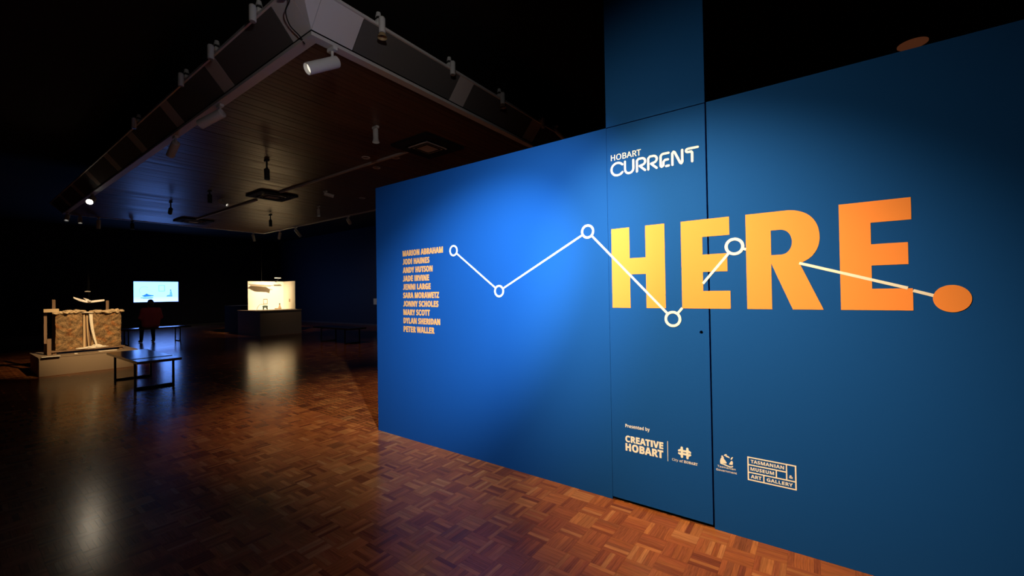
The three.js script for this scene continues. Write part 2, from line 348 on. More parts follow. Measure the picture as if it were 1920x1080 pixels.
// ------------------------------------------------------------------ spotlights
// mount = point on the track or ceiling, dir = where the lamp points
function spotlight(mount, dir, label, group, o = {}) {
  const { body = M.lampWhite, len = 0.3, r = 0.055, drop = 0.1, lens = M.lens, collar = null, light = null, shift = 0.1, category = 'spotlight' } = o;
  const t = thing(o.name || 'track_spotlight', label, category, mount.toArray(), 0, group);
  const d = dir.clone().normalize();
  const pivot = V(0, -drop, 0);
  if (!o.noAdapter) part('track_adapter', rbox(0.05, 0.035, 0.12, 0.006, 0, -0.0175, 0), body, t);
  part('stem', cyl(0.014, 0.014, V(0, -0.02, 0), pivot, 10), body, t);
  const back = pivot.clone().addScaledVector(d, -len * shift - 0.001 - r * 0.2), front = back.clone().addScaledVector(d, len);
  // lathed housing: rounded back, straight body, open snoot
  const prof = [[0.001, 0], [r * 0.75, 0.004], [r * 0.97, r * 0.25], [r, r * 0.5], [r, len], [r * 0.88, len], [r * 0.86, len - r * 0.7], [0.001, len - r * 0.7]].map(([a, b]) => new THREE.Vector2(a, b));
  const q = new THREE.Quaternion().setFromUnitVectors(V(0, 1, 0), d);
  const hs = part('housing', new THREE.LatheGeometry(prof, 24).applyQuaternion(q).translate(back.x, back.y, back.z), body, t);
  const yoke = part('yoke', rbox(r * 0.5, 0.05, r * 1.6, 0.005, 0, -drop + 0.01 + r * 0.3, 0), body, t); void yoke;
  const lc = back.clone().addScaledVector(d, len - r * 0.6);
  const lg = new THREE.LatheGeometry([[0.001, r * 0.22], [r * 0.5, r * 0.16], [r * 0.8, 0], [r * 0.8, -0.004], [0.001, -0.004]].map(([a, b]) => new THREE.Vector2(a, b)), 20);
  part('lens', lg.applyQuaternion(q).translate(lc.x, lc.y, lc.z), lens, hs);
  if (collar) {
    const cg = new THREE.CylinderGeometry(r * 1.35, r * 0.95, 0.05, 20, 1, true).applyQuaternion(q).translate(front.x + d.x * 0.02, front.y + d.y * 0.02, front.z + d.z * 0.02);
    part('glare_collar', cg, collar, hs);
  }
  for (const l of light ? [light, ...(light.spill ? [{ ...light, ...light.spill }] : [])] : []) {     // hot spot and, where the lamp has it, its softer spill
    const s = new THREE.SpotLight(new THREE.Color().setRGB(...l.color), l.cd, 0, l.angle * Math.PI / 180, l.penumbra, 2);
    s.name = 'lamp_beam'; s.castShadow = true; s.shadow.radius = 2; s.shadow.mapSize.set(1024, 1024);
    s.position.copy(mount).add(front).addScaledVector(d, collar ? 0.055 : 0.02);
    s.target.position.copy(s.position).add(d); s.target.name = 'lamp_aim';
    scene.add(s); scene.add(s.target);
  }
  return t;
}
const towards = (from, to) => to.clone().sub(from).normalize();
// 1. wall washers on a suspended track beside the viewer (two light the blue wall, the third is an added fill)
{
  const tx = 0.72, ty = 3.4;
  const tr = thing('ceiling_track', 'black lighting track hung from the ceiling, facing the blue partition', 'track', [tx, ty, -1.2]);
  part('rail', box(0.04, 0.04, 2.8, 0, 0.021, 0.4), M.black, tr);
  for (const z of [-0.6, 1.4]) part('hanger', cyl(0.008, 0.008, V(0, 0.03, z), V(0, CEIL - ty + 0.005, z), 8), M.black, tr);
  const a = V(tx, ty, -0.05), b = V(tx, ty, -1.5), c = V(tx, ty, -0.8);
  spotlight(a, towards(V(a.x, a.y - 0.1, a.z), V(WX, 1.47, -2.65)), 'black spotlight on the hung track, aimed at the line drawing on the blue wall', null, { body: M.lampDark, lens: M.glint, light: LIT.washLeft });
  spotlight(b, towards(V(b.x, b.y - 0.1, b.z), V(WX, 1.3, -0.68)), 'black spotlight on the hung track, aimed at the big orange letters', null, { body: M.lampDark, lens: M.glint, light: LIT.washRight });
  spotlight(c, towards(V(c.x, c.y - 0.1, c.z), V(2.6, 4.1, -3.8)), 'added black fill spotlight on the hung track, brightening the near soffit corner', null, { body: M.lampDark, lens: M.glint, light: LIT.soffit });  // unseen lamp added only to lift the dark soffit corner
}
// 2. under the soffit edge, on the trim
const mountAt = (px, py, y = SY - 0.001) => rayTo(px, py, 1, y);
const EDGE = 'spotlights hung under the soffit edge', FIELD = 'small spotlights hung from the timber soffit', TOP = 'slim spotlights standing along the top of the sloping fascia';
const lx = SX0 + 0.05;
spotlight(V(2.33, SY - 0.001, SZ1 - 0.05), V(-0.92, -0.58, -0.12), 'large pale cylindrical spotlight hung at the near corner of the soffit', EDGE, { len: 0.36, r: 0.058, drop: 0.15, lens: M.glint, shift: 0.16 });
spotlight(V(lx, SY - 0.001, -6.2), V(-0.5, -0.42, -0.9), 'pale spotlight under the soffit edge pointing along the dark side', EDGE, { len: 0.36, r: 0.058, drop: 0.12, lens: M.faint });
{
  const m = V(lx, SY - 0.001, -7.95), aim = V(1.92, 0.85, -12.95);
  spotlight(m, towards(V(m.x, m.y - 0.12, m.z), aim), 'pale spotlight under the soffit edge aimed at the waterfall sculpture', EDGE, { len: 0.3, drop: 0.12, lens: M.glow, light: LIT.sculpture });
}
spotlight(V(lx, SY - 0.001, -13.95), V(-0.35, -0.5, 0.8), 'glaring white spotlight under the soffit edge facing the viewer', EDGE, { len: 0.26, r: 0.07, drop: 0.1, lens: new THREE.MeshStandardMaterial({ color: 0x888888, emissive: new THREE.Color().setRGB(1, 0.93, 0.78), emissiveIntensity: 30 }), light: { cd: 1.2, color: [1, 0.8, 0.55], angle: 40, penumbra: 1 } });
const small = { len: 0.2, r: 0.05, drop: 0.1, lens: M.glint };
spotlight(V(lx, SY - 0.001, -17.3), V(-0.2, -1, 0.5), 'small spotlight at the far left corner of the soffit', EDGE, { ...small, lens: M.faint });
spotlight(V(2.45, SY - 0.001, SZ0 + 0.05), V(0, -1, 0.25), 'small spotlight with a lit lens beside the far left soffit corner', EDGE, { ...small, drop: 0.06 });
spotlight(V(2.85, SY - 0.001, SZ0 + 0.05), V(0, -1, -0.1), 'dim downward spotlight on the far soffit edge, second from its left corner', EDGE, { ...small, len: 0.28, lens: M.lens });
spotlight(V(3.63, SY - 0.001, SZ0 + 0.05), V(0, -1, 0.1), 'downward spotlight with a lit lens on the far soffit edge', EDGE, { ...small, body: M.lampDark });
spotlight(V(7.2, SY - 0.001, SZ0 + 0.05), towards(V(7.2, 3.8, SZ0), V(8.1, 1.4, -18.7)), 'spotlight at the far right soffit corner above the bright white display', EDGE, { ...small, len: 0.28, lens: M.glint });
{
  const m = V(SX1 - 0.05, SY - 0.001, -16.4), aim = V(8.2, 1.62, -18.8);
  spotlight(m, towards(V(m.x, m.y - 0.12, m.z), aim), 'angled spotlight on the right soffit edge aimed at the white display', EDGE, { len: 0.3, drop: 0.12, light: LIT.diorama });
  spotlight(V(SX1 - 0.05, SY - 0.001, -15.2), V(0.75, -0.8, -0.1), 'angled spotlight on the right soffit edge tilted toward the side wall', EDGE, { len: 0.32, drop: 0.12 });
  const w = V(SX1 - 0.05, SY - 0.001, -11.9);
  spotlight(w, towards(w, V(RIGHTX, 1.7, -16.6)), 'spotlight on the right soffit edge aimed at the label on the side wall', EDGE, { len: 0.26, drop: 0.12, lens: M.faint, light: LIT.wallFar });
}
// 3. on the soffit boards
const fieldLamp = (top, bottomY, label, o = {}) => { const m = mountAt(top[0], top[1], SY + 0.012); return spotlight(m, V(0.02, -1, 0.01), label, FIELD, { len: 0.2, r: 0.045, drop: 0.12, lens: M.faint, ...o }); };
fieldLamp([704, 237], 0, 'pale spotlight with a flared collar hung beside the near ceiling vent', { collar: M.lampWhite, r: 0.04, len: 0.16, drop: 0.06, light: LIT.down });
fieldLamp([500, 299], 0, 'black spotlight with a lit lens hung between the near and middle ceiling vents', { body: M.lampDark, lens: M.glint, drop: 0.2 });
fieldLamp([507, 402], 0, 'black spotlight with a lit lens hung beyond the middle ceiling vent', { body: M.lampDark, lens: M.glint, drop: 0.2 });
{
  const m = mountAt(320, 378, SY + 0.012);
  spotlight(m, towards(V(m.x, m.y - 0.2, m.z), V(4.25, 1.0, -18.5)), 'black spotlight with a lit lens hung over the open floor of the far gallery', FIELD, { body: M.lampDark, lens: M.glint, len: 0.2, r: 0.045, drop: 0.2, light: LIT.visitor });
}
fieldLamp([597, 386], 0, 'pale spotlight hung from the dim far side of the soffit over the farther bench', { lens: M.faint, light: LIT.bench });  // real fixture hangs unlit; its beam is added to brighten the floor below
fieldLamp([393, 357], 0, 'dim spotlight hung left of the conduit run', { body: M.lampDark, lens: M.lens });
const tilted = (top, dir, label) => spotlight(mountAt(top[0], top[1], SY + 0.012), dir, label, FIELD, { len: 0.22, r: 0.045, drop: 0.07, lens: M.glint });
tilted([413, 374], V(0.5, -0.35, 0.6), 'tilted pale spotlight at the far end of the conduit run');
tilted([610, 358], V(0.9, -0.25, 0.5), 'tilted pale spotlight with a bluish lens by the middle vent');
// recessed round downlights
[[686, 295], [742, 295], [706, 314], [679, 371]].forEach(([px, py], i) => {
  const p = mountAt(px, py, SY + 0.014), t = thing('ceiling_downlight', ['round downlight in the soffit just left of the conduit by the near vent', 'round downlight against the conduit by the near vent', 'round downlight right of the conduit by the near vent', 'round downlight in the dim timber beyond the middle vent'][i], 'downlight', p.toArray(), 0, 'round downlights in the soffit');
  part('rim', new THREE.LatheGeometry([[0.05, 0], [0.075, 0], [0.078, -0.008], [0.07, -0.014], [0.052, -0.01], [0.05, 0]].map(([a, b]) => new THREE.Vector2(a, b)), 24), M.trimGrey, t);
  part('lens', new THREE.CylinderGeometry(0.05, 0.05, 0.006, 20).translate(0, -0.003, 0), M.lens, t);
});
// 4. slim spots along the top of the fascia: short upright cylinders clamped on the capping rail
const topLamp = (x, z, where, o = {}) => {
  const y = SY + 0.05 + 0.25 + 0.028;
  const t = thing('fascia_spotlight', `slim pale spotlight standing on the fascia rail ${where}`.replace(' ,', ','), 'spotlight', [x, y, z], 0, TOP);
  part('clamp', rbox(0.05, 0.04, 0.05, 0.006, 0, 0.02, 0), M.lampWhite, t);
  part('knuckle', new THREE.SphereGeometry(0.026, 14, 10).translate(0, 0.055, 0), M.lampDark, t);
  part('cap', new THREE.CylinderGeometry(0.022, 0.032, 0.05, 16).translate(0, 0.09, 0), M.lampWhite, t);
  const ox = o.ox || 0, oz = o.oz || 0;
  const hs = part('housing', new THREE.LatheGeometry([[0.001, 0], [0.03, 0], [0.033, 0.01], [0.033, 0.15], [0.024, 0.165], [0.001, 0.165]].map(([a, b]) => new THREE.Vector2(a, b)), 18).translate(ox * 0.06, -0.12, oz * 0.06), M.lampWhite, t);
  part('lens', new THREE.CylinderGeometry(0.027, 0.027, 0.004, 16).translate(ox * 0.06, -0.123, oz * 0.06), M.lens, hs);
  if (o.collar) part('glare_collar', new THREE.CylinderGeometry(0.034, 0.05, 0.04, 18, 1, true).translate(ox * 0.06, -0.15, oz * 0.06), o.collar, hs);
  return t;
};
const tLx = SX0 - 0.21 - 0.01, tRz = SZ1 + 0.21 + 0.01;
[[-3.78, 'above the corner cable'], [-4.42, 'just past the pale corner'], [-5.5, 'by the long side first strip'], [-6.5, 'between long side strips'], [-8.7, 'before the third long side strip']].forEach(([z, w]) => topLamp(tLx, z, w, { ox: -1 }));
topLamp(2.69, tRz, ', with a brass collar', { oz: 1, collar: mat(0.5, 0.36, 0.18, 0.5) });
topLamp(3.73, tRz, 'over the short side first strip', { oz: 1 });
topLamp(4.75, tRz, ', with a rusty collar', { oz: 1, collar: mat(0.3, 0.16, 0.1, 0.5) });
topLamp(5.85, tRz, 'over the short side second strip', { oz: 1 });
spotlight(V(6.35, SY + 0.42, tRz), V(0.75, -0.55, 0.35), 'slanting spotlight at the end of the fascia above the blue wall', TOP, { len: 0.34, r: 0.035, drop: 0.08 });
// 5. ceiling fittings above the right end of the partition
{
  const t = thing('ceiling_disc', 'round ceiling disc above the blue wall, bounced light put in as a faint rusty glow', 'downlight', [8.14, CEIL, 1.2]);  // no lamp here: the glow is put into the disc colour
  part('disc_face', new THREE.LatheGeometry([[0.001, -0.02], [0.15, -0.02], [0.165, -0.012], [0.165, 0]].map(([a, b]) => new THREE.Vector2(a, b)), 32), M.disc, t);
  const r = thing('ceiling_bracket', 'short pale bar on the black ceiling beyond the round ceiling disc', 'bracket', [8.34, CEIL, 1.86]);
  part('bar', rbox(0.04, 0.03, 0.3, 0.006, 0, -0.015, 0), M.trimGrey, r);
}

// ------------------------------------------------------------------ lettering on the blue wall
// wall frame: u runs along the wall (+z), v up, w out of the wall
const onWall = (g) => g.rotateY(-Math.PI / 2).translate(WX - 0.0004, 0, 0);
const flat = (shape, depth = 0.0012, seg = 24) => onWall(new THREE.ExtrudeGeometry(shape, { depth, bevelEnabled: false, curveSegments: seg }));
const poly = (pts) => { const s = new THREE.Shape(); pts.forEach(([x, y], i) => (i ? s.lineTo(x, y) : s.moveTo(x, y))); s.closePath(); return s; };
function wallThing(name, label, category, u, v, group) { return thing(name, label, category, [WX, v, u], 0, group); }
function wallPart(name, geo, m, t) { geo.translate(-t.position.x, -t.position.y, -t.position.z); return part(name, geo, m, t); }
function stroke(pts, w, depth = 0.0013) {              // round-ended line drawn as flat pieces
  const gs = [], d0 = depth;
  for (let i = 0; i < pts.length; i++) {
    depth = d0 + i * 0.00006;
    gs.push(new THREE.CylinderGeometry(w / 2, w / 2, depth, 16).rotateX(Math.PI / 2).translate(pts[i][0], pts[i][1], depth / 2));
    if (i) { const [x0, y0] = pts[i - 1], [x1, y1] = pts[i]; depth += 0.00003; const L = Math.hypot(x1 - x0, y1 - y0); gs.push(new THREE.BoxGeometry(L, w, depth).rotateZ(Math.atan2(y1 - y0, x1 - x0)).translate((x0 + x1) / 2, (y0 + y1) / 2, depth / 2)); }
  }
  return onWall(merge(gs));
}
const arc = (cx, cy, rx, ry, a0, a1, n = 14) => Array.from({ length: n + 1 }, (_, i) => { const a = (a0 + (a1 - a0) * i / n) * Math.PI / 180; return [cx + rx * Math.cos(a), cy + ry * Math.sin(a)]; });
const BASE = 1.424, CAPH = 2.009;
const LET = 'large letters of the orange title';
{
  const yT = CAPH, yB = BASE;
  const H = poly([[-1.215, yB], [-1.078, yB], [-1.078, 1.667], [-0.962, 1.667], [-0.962, yB], [-0.829, yB], [-0.829, yT], [-0.962, yT], [-0.962, 1.784], [-1.078, 1.784], [-1.078, yT], [-1.215, yT]]);
  const E = (u) => poly([[u, yB], [u + 0.292, yB], [u + 0.292, 1.539], [u + 0.133, 1.539], [u + 0.133, 1.664], [u + 0.278, 1.664], [u + 0.278, 1.778], [u + 0.133, 1.778], [u + 0.133, 1.894], [u + 0.293, 1.894], [u + 0.293, yT], [u, yT]]);
  const R = new THREE.Shape(); R.moveTo(-0.337, yB); R.lineTo(-0.206, yB); R.lineTo(-0.206, 1.7); R.lineTo(-0.103, yB); R.lineTo(0.042, yB); R.lineTo(-0.066, 1.694);
  R.bezierCurveTo(0.0, 1.715, 0.031, 1.775, 0.031, 1.84); R.bezierCurveTo(0.031, 1.95, -0.035, yT, -0.13, yT); R.lineTo(-0.337, yT); R.closePath();
  const rh = new THREE.Path(); rh.moveTo(-0.205, 1.749); rh.lineTo(-0.205, 1.898); rh.lineTo(-0.16, 1.898); rh.bezierCurveTo(-0.12, 1.898, -0.1, 1.86, -0.1, 1.823); rh.bezierCurveTo(-0.1, 1.785, -0.12, 1.749, -0.16, 1.749); rh.closePath(); R.holes.push(rh);
  const add = (shape, u, label) => { const t = wallThing('vinyl_letter', label, 'letter', u, BASE, LET); wallPart('letter_face', flat(shape), M.orange, t); };
  add(H, -1.02, 'large orange letter H on the blue door panel');
  add(E(-0.721), -0.57, 'large orange letter E crossed by the wall seam');
  add(R, -0.15, 'large orange letter R on the blue wall');
  add(E(0.119), 0.26, 'large orange letter E next to the orange full stop');
}
// zigzag route drawing with ring nodes
{
  const t = wallThing('route_drawing', 'thin white zigzag line with ring nodes on the blue wall', 'wall graphic', -1.4, 1.35);
  const nodes = [[-2.837, 1.966], [-2.282, 1.563], [-1.407, 2.011], [-0.784, 1.351], [-0.401, 1.817]];
  const ringR = 0.0465, w = 0.0155;
  nodes.forEach(([u, v]) => {
    const s = new THREE.Shape(); s.absarc(u, v, ringR + w / 2 + 0.001, 0, Math.PI * 2, false); const h = new THREE.Path(); h.absarc(u, v, ringR - w / 2 - 0.001, 0, Math.PI * 2, true); s.holes.push(h);
    wallPart('ring_node', flat(s, 0.0026, 40), M.cream, t);
  });
  const seg = (a, b, cutA, cutB, d = 0.0022) => {
    const L = Math.hypot(b[0] - a[0], b[1] - a[1]), ux = (b[0] - a[0]) / L, uy = (b[1] - a[1]) / L;
    const p = [a[0] + ux * cutA, a[1] + uy * cutA], q2 = [b[0] - ux * cutB, b[1] - uy * cutB], nx = -uy * w / 2, ny = ux * w / 2;
    wallPart('line_segment', flat(poly([[p[0] - nx, p[1] - ny], [q2[0] - nx, q2[1] - ny], [q2[0] + nx, q2[1] + ny], [p[0] + nx, p[1] + ny]]), d), M.cream, t);
  };
  for (let i = 0; i < 3; i++) seg(nodes[i], nodes[i + 1], ringR, ringR);
  seg(nodes[3], [-0.721, 1.427], ringR, 0); seg([-0.589, 1.588], nodes[4], 0, ringR);
  seg(nodes[4], [-0.337, 1.794], ringR, 0); seg([-0.067, 1.694], [0.392, 1.54], 0, 0); seg([0.412, 1.527], [0.49, 1.499], 0, 0);
  const d = new THREE.Shape(); d.absarc(0.551, 1.485, 0.0675, 0, Math.PI * 2, false);
  const dot = wallThing('vinyl_full_stop', 'round orange full stop at the end of the title', 'letter', 0.551, 1.42, LET);
  wallPart('dot_face', flat(d, 0.0024, 40), M.orange, dot);
}
const bold = await new FontLoader().loadAsync('fonts/droid/droid_sans_bold.typeface.json');
// plain capital I without serifs, drawn at the height of the H
function plainI(font, stem) {
  const g = font.data.glyphs, y = [], x = [], t = g.H.o.split(' ');
  for (let i = 0; i < t.length;) { const a = t[i++]; if (a === 'm' || a === 'l') { x.push(+t[i]); y.push(+t[i + 1]); i += 2; } else if (a === 'q') i += 4; else if (a === 'b') i += 6; }
  const x0 = Math.min(...x), y1 = Math.max(...y), x1 = x0 + stem * y1;
  g.I = { ...g.I, ha: x1 + x0, o: `m ${x0} 0 l ${x1} 0 l ${x1} ${y1} l ${x0} ${y1} l ${x0} 0 ` };
}
// capital J lifted so that it stands on the baseline like the wall lettering
function standingJ(font) {
  const g = font.data.glyphs, t = g.J.o.trim().split(' '), n = { m: 1, l: 1, q: 2, b: 3 }, ys = [];
  const each = (fn) => { for (let i = 0; i < t.length;) { const k = n[t[i++]]; for (let j = 0; j < k; j++, i += 2) fn(i + 1); } };
  each((i) => ys.push(+t[i])); const lo = Math.min(...ys), hi = Math.max(...ys);
  each((i) => { t[i] = String((+t[i] - lo) * hi / (hi - lo)); }); g.J = { ...g.J, o: t.join(' ') + ' ' };
}
plainI(bold, 0.26); standingJ(bold);
const regular = await new FontLoader().loadAsync('fonts/droid/droid_sans_regular.typeface.json');
const serif = await new FontLoader().loadAsync('fonts/droid/droid_serif_regular.typeface.json');
const serifBold = await new FontLoader().loadAsync('fonts/droid/droid_serif_bold.typeface.json');
function text(str, font, u0, u1, v0, v1, heavy = 0, depth = 0.0012, capOnly = false) {     // fit text into a box on the wall
  const size = 1, g = new TextGeometry(str, { font, size, depth: 0.1, curveSegments: 4, bevelEnabled: heavy > 0, bevelThickness: 0.001, bevelSize: heavy, bevelSegments: 1 });
  g.computeBoundingBox(); const b = g.boundingBox;
  const cap = capOnly ? [0, 0.73] : [b.min.y, b.max.y];
  g.translate(-b.min.x, -cap[0], -b.min.z); g.scale((u1 - u0) / (b.max.x - b.min.x), (v1 - v0) / (cap[1] - cap[0]), depth / (b.max.z - b.min.z)); g.translate(u0, v0, 0);
  return onWall(g);
}
{
  const t = wallThing('name_list', 'column of ten orange artist names in heavy capitals on the blue wall', 'lettering', -3.3, 1.14);
  const rows = [['MARION ABRAHAM', -2.983], ['JODI HAINES', -3.178], ['ANDY HUTSON', -3.134], ['JADE IRVINE', -3.187], ['JENNI LARGE', -3.166], ['SARA MORAWETZ', -3.046], ['JONNY SCHOLES', -3.056], ['MARY SCOTT', -3.182], ['DYLAN SHERIDAN', -3.035], ['PETER WALLER', -3.119]];
  rows.forEach(([s, u1], i) => { const v = 1.956 - i * 0.0904; wallPart('name_line', text(s, bold, -3.596, u1, v, v + 0.064, 0.045), M.names, t); });
}
{
  const t = wallThing('festival_logo', 'white festival logo of thin capitals over rounded lettering, high on the door panel', 'logo', -0.9, 2.39);
  wallPart('word', text('HOBART', regular, -1.207, -0.981, 2.516, 2.56, 0.012), M.white, t);
  const w = 0.0152, S = (pts) => wallPart('letter', stroke(pts, w), M.white, t);
  const y0 = 2.404, y1 = 2.492, ym = 2.448;
  S(arc(-1.157, ym, 0.047, 0.046, 38, 322, 22));                                                   // C
  S([[-1.1, y1], [-1.1, 2.43], ...arc(-1.069, 2.434, 0.031, 0.031, 180, 360, 12), [-1.038, y1]]);      // U
  const Rr = (u) => S([[u, y0], [u, y1 - 0.012], [u + 0.012, y1], [u + 0.036, y1], ...arc(u + 0.036, y1 - 0.024, 0.024, 0.024, 80, -80, 8), [u + 0.03, y1 - 0.05], [u + 0.02, y1 - 0.052], [u + 0.058, y0]]);
  Rr(-1.012); Rr(-0.931);
  S([[-0.791, y1], [-0.825, y1], ...arc(-0.825, y1 - 0.02, 0.02, 0.02, 100, 180, 5), [-0.845, y0 + 0.008], [-0.838, y0], [-0.826, y0 + 0.008], [-0.826, ym - 0.012], [-0.815, ym], [-0.796, ym]]);   // E
  S([[-0.808, y0], [-0.791, y0 + 0.001]]);
  S([[-0.766, y0], [-0.766, y1 - 0.01], [-0.758, y1], [-0.75, y1 - 0.006], [-0.716, y0 + 0.006], [-0.708, y0], [-0.702, y0 + 0.01], [-0.702, y1]]);   // N
  S([[-0.604, y1], [-0.666, y1], ...arc(-0.666, y1 - 0.011, 0.011, 0.011, 90, 270, 6), [-0.645, y1 - 0.022], [-0.639, y1 - 0.03], [-0.639, y0]]);   // T
}
{
  const t = wallThing('presenter_lettering', 'small white sponsor lettering low on the door panel, left of a thin upright bar', 'lettering', -1.0, 0.38);
  wallPart('small_line', text('Presented by', bold, -1.134, -0.957, 0.545, 0.578, 0), M.white, t);
  wallPart('word', text('CREATIVE', bold, -1.136, -0.865, 0.446, 0.494, 0.035), M.cream, t);
  wallPart('word', text('HOBART', bold, -1.136, -0.866, 0.382, 0.438, 0.035), M.cream, t);
  wallPart('divider_bar', flat(poly([[-0.838, 0.372], [-0.8335, 0.372], [-0.8335, 0.509], [-0.838, 0.509]])), mat(0.6, 0.66, 0.74, 0.5), t);
}
{
  const t = wallThing('city_logo', 'small cream woven-bar emblem with a city name below it, right of the thin bar', 'logo', -0.725, 0.38);
  const S = (pts, w, d) => wallPart('emblem_bar', stroke(pts, w, d), M.cream, t);
  S([[-0.743, 0.422], [-0.743, 0.484]], 0.015); S([[-0.707, 0.421], [-0.707, 0.483]], 0.015);
  S([[-0.761, 0.461], [-0.748, 0.468], [-0.735, 0.463], [-0.714, 0.463], [-0.702, 0.468], [-0.69, 0.461]], 0.0135, 0.0016);
  S([[-0.761, 0.443], [-0.748, 0.438], [-0.735, 0.444], [-0.714, 0.443], [-0.702, 0.438], [-0.69, 0.445]], 0.0135, 0.0016);
  wallPart('small_line', text('City of', serif, -0.808, -0.737, 0.379, 0.401, 0.0), M.white, t);
  wallPart('small_line', text('HOBART', serifBold, -0.731, -0.644, 0.384, 0.401, 0.01), M.white, t);
}
{
  const t = wallThing('government_logo', 'small cream crouching animal emblem above two tiny lines of text, right of the seam', 'logo', -0.472, 0.38);
  const P = (pts, d = 0.0012) => { const s = new THREE.Shape(); s.moveTo(...pts[0]); s.splineThru(pts.slice(1).map((p) => new THREE.Vector2(...p))); s.closePath(); wallPart('emblem_shape', flat(s, d, 24), M.cream, t); };
  P([[-0.508, 0.455], [-0.5, 0.472], [-0.49, 0.468], [-0.478, 0.455], [-0.471, 0.441], [-0.488, 0.436], [-0.507, 0.436], [-0.509, 0.446]]);
  P([[-0.509, 0.436], [-0.495, 0.434], [-0.478, 0.432], [-0.462, 0.4275], [-0.447, 0.4265], [-0.437, 0.432], [-0.436, 0.424], [-0.45, 0.419], [-0.47, 0.4215], [-0.49, 0.4265], [-0.507, 0.43]]);
  P([[-0.458, 0.437], [-0.45, 0.453], [-0.443, 0.462], [-0.436, 0.457], [-0.437, 0.44], [-0.446, 0.436]]);
  P([[-0.487, 0.486], [-0.481, 0.495], [-0.472, 0.497], [-0.468, 0.491], [-0.478, 0.486]]);
  P([[-0.479, 0.482], [-0.468, 0.488], [-0.457, 0.485], [-0.453, 0.477], [-0.465, 0.479]]);
  P([[-0.502, 0.477], [-0.497, 0.485], [-0.49, 0.478], [-0.486, 0.468], [-0.494, 0.472]]);
  P([[-0.449, 0.471], [-0.443, 0.483], [-0.435, 0.487], [-0.438, 0.477], [-0.443, 0.469]]);
  wallPart('small_line', text('Tasmanian', regular, -0.525, -0.421, 0.406, 0.419, 0.01), M.white, t);
  wallPart('small_line', text('Government', regular, -0.533, -0.415, 0.383, 0.396, 0.01), M.white, t);
}
{
  const t = wallThing('museum_logo', 'white outlined block logo of a museum name in boxed capitals, low on the blue wall', 'logo', -0.23, 0.365);
  const L = (u0, u1, v0, v1) => wallPart('frame_line', flat(poly([[u0, v0], [u1, v0], [u1, v1], [u0, v1]])), M.cream, t), w = 0.0072;
  const U0 = -0.355, U1 = -0.104, V0 = 0.365, V1 = 0.51, a = 0.4606, b = 0.414;
  L(U0, U1, V0, V0 + w); L(U0, U1, V1 - w, V1); L(U0, U0 + w, V0 + w, V1 - w); L(U1 - w, U1, V0 + w, V1 - w);
  L(U0 + w, -0.1555, a - w / 2, a + w / 2); L(U0 + w, U1 - w, b - w / 2, b + w / 2);
  L(-0.1555, -0.149, b + w / 2, V1 - w); L(-0.207, -0.2005, b + w / 2, a - w / 2); L(-0.272, -0.2655, V0 + w, b - w / 2);
  const T = (s, u0, u1, v) => wallPart('boxed_word', text(s, bold, u0, u1, v, v + 0.0205, 0.015), M.white, t);
  T('TASMANIAN', -0.337, -0.164, 0.4735); T('MUSEUM', -0.339, -0.215, 0.4272); T('ART', -0.338, -0.281, 0.3808); T('GALLERY', -0.254, -0.123, 0.3808);
  wallPart('boxed_word', text('&', bold, -0.14, -0.121, 0.4285, 0.4465, 0.01), M.white, t);
}

// ------------------------------------------------------------------ benches
function bench(cx, cz, turn, label) {
  const t = thing('gallery_bench', label, 'bench', [cx, 0, cz], turn, 'slim black gallery benches');
  part('seat_slab', rbox(0.6, 0.045, 2.16, 0.006, 0, 0.4775, 0), M.benchTop, t);
  for (const z of [-0.62, 0.76]) {
    for (const x of [-0.26, 0.26]) part('leg', box(0.03, 0.455, 0.03, x, 0.2275, z), M.steelBlack, t);
    part('foot_rail', box(0.49, 0.03, 0.03, 0, 0.015, z), M.steelBlack, t);
    part('top_rail', box(0.49, 0.025, 0.03, 0, 0.4415, z), M.steelBlack, t);
  }
  return t;
}
{
  const b = bench(2.2, -10.12, 0, 'slim dark bench beside the waterfall sculpture, reflecting blue screen light');
  part('inlay_strip', box(0.56, 0.006, 0.02, 0, 0.503, 0.62), M.paleSteel, b).userData.label = 'pale strip across the bench top';
  bench(7.75, -12.75, 0, 'slim dark bench standing on the reddish floor beyond the end of the blue wall');
  bench(4.25, -18.55, Math.PI / 2, 'slim dark bench under the seated visitor in front of the screen').scale.y = 1.07;
}

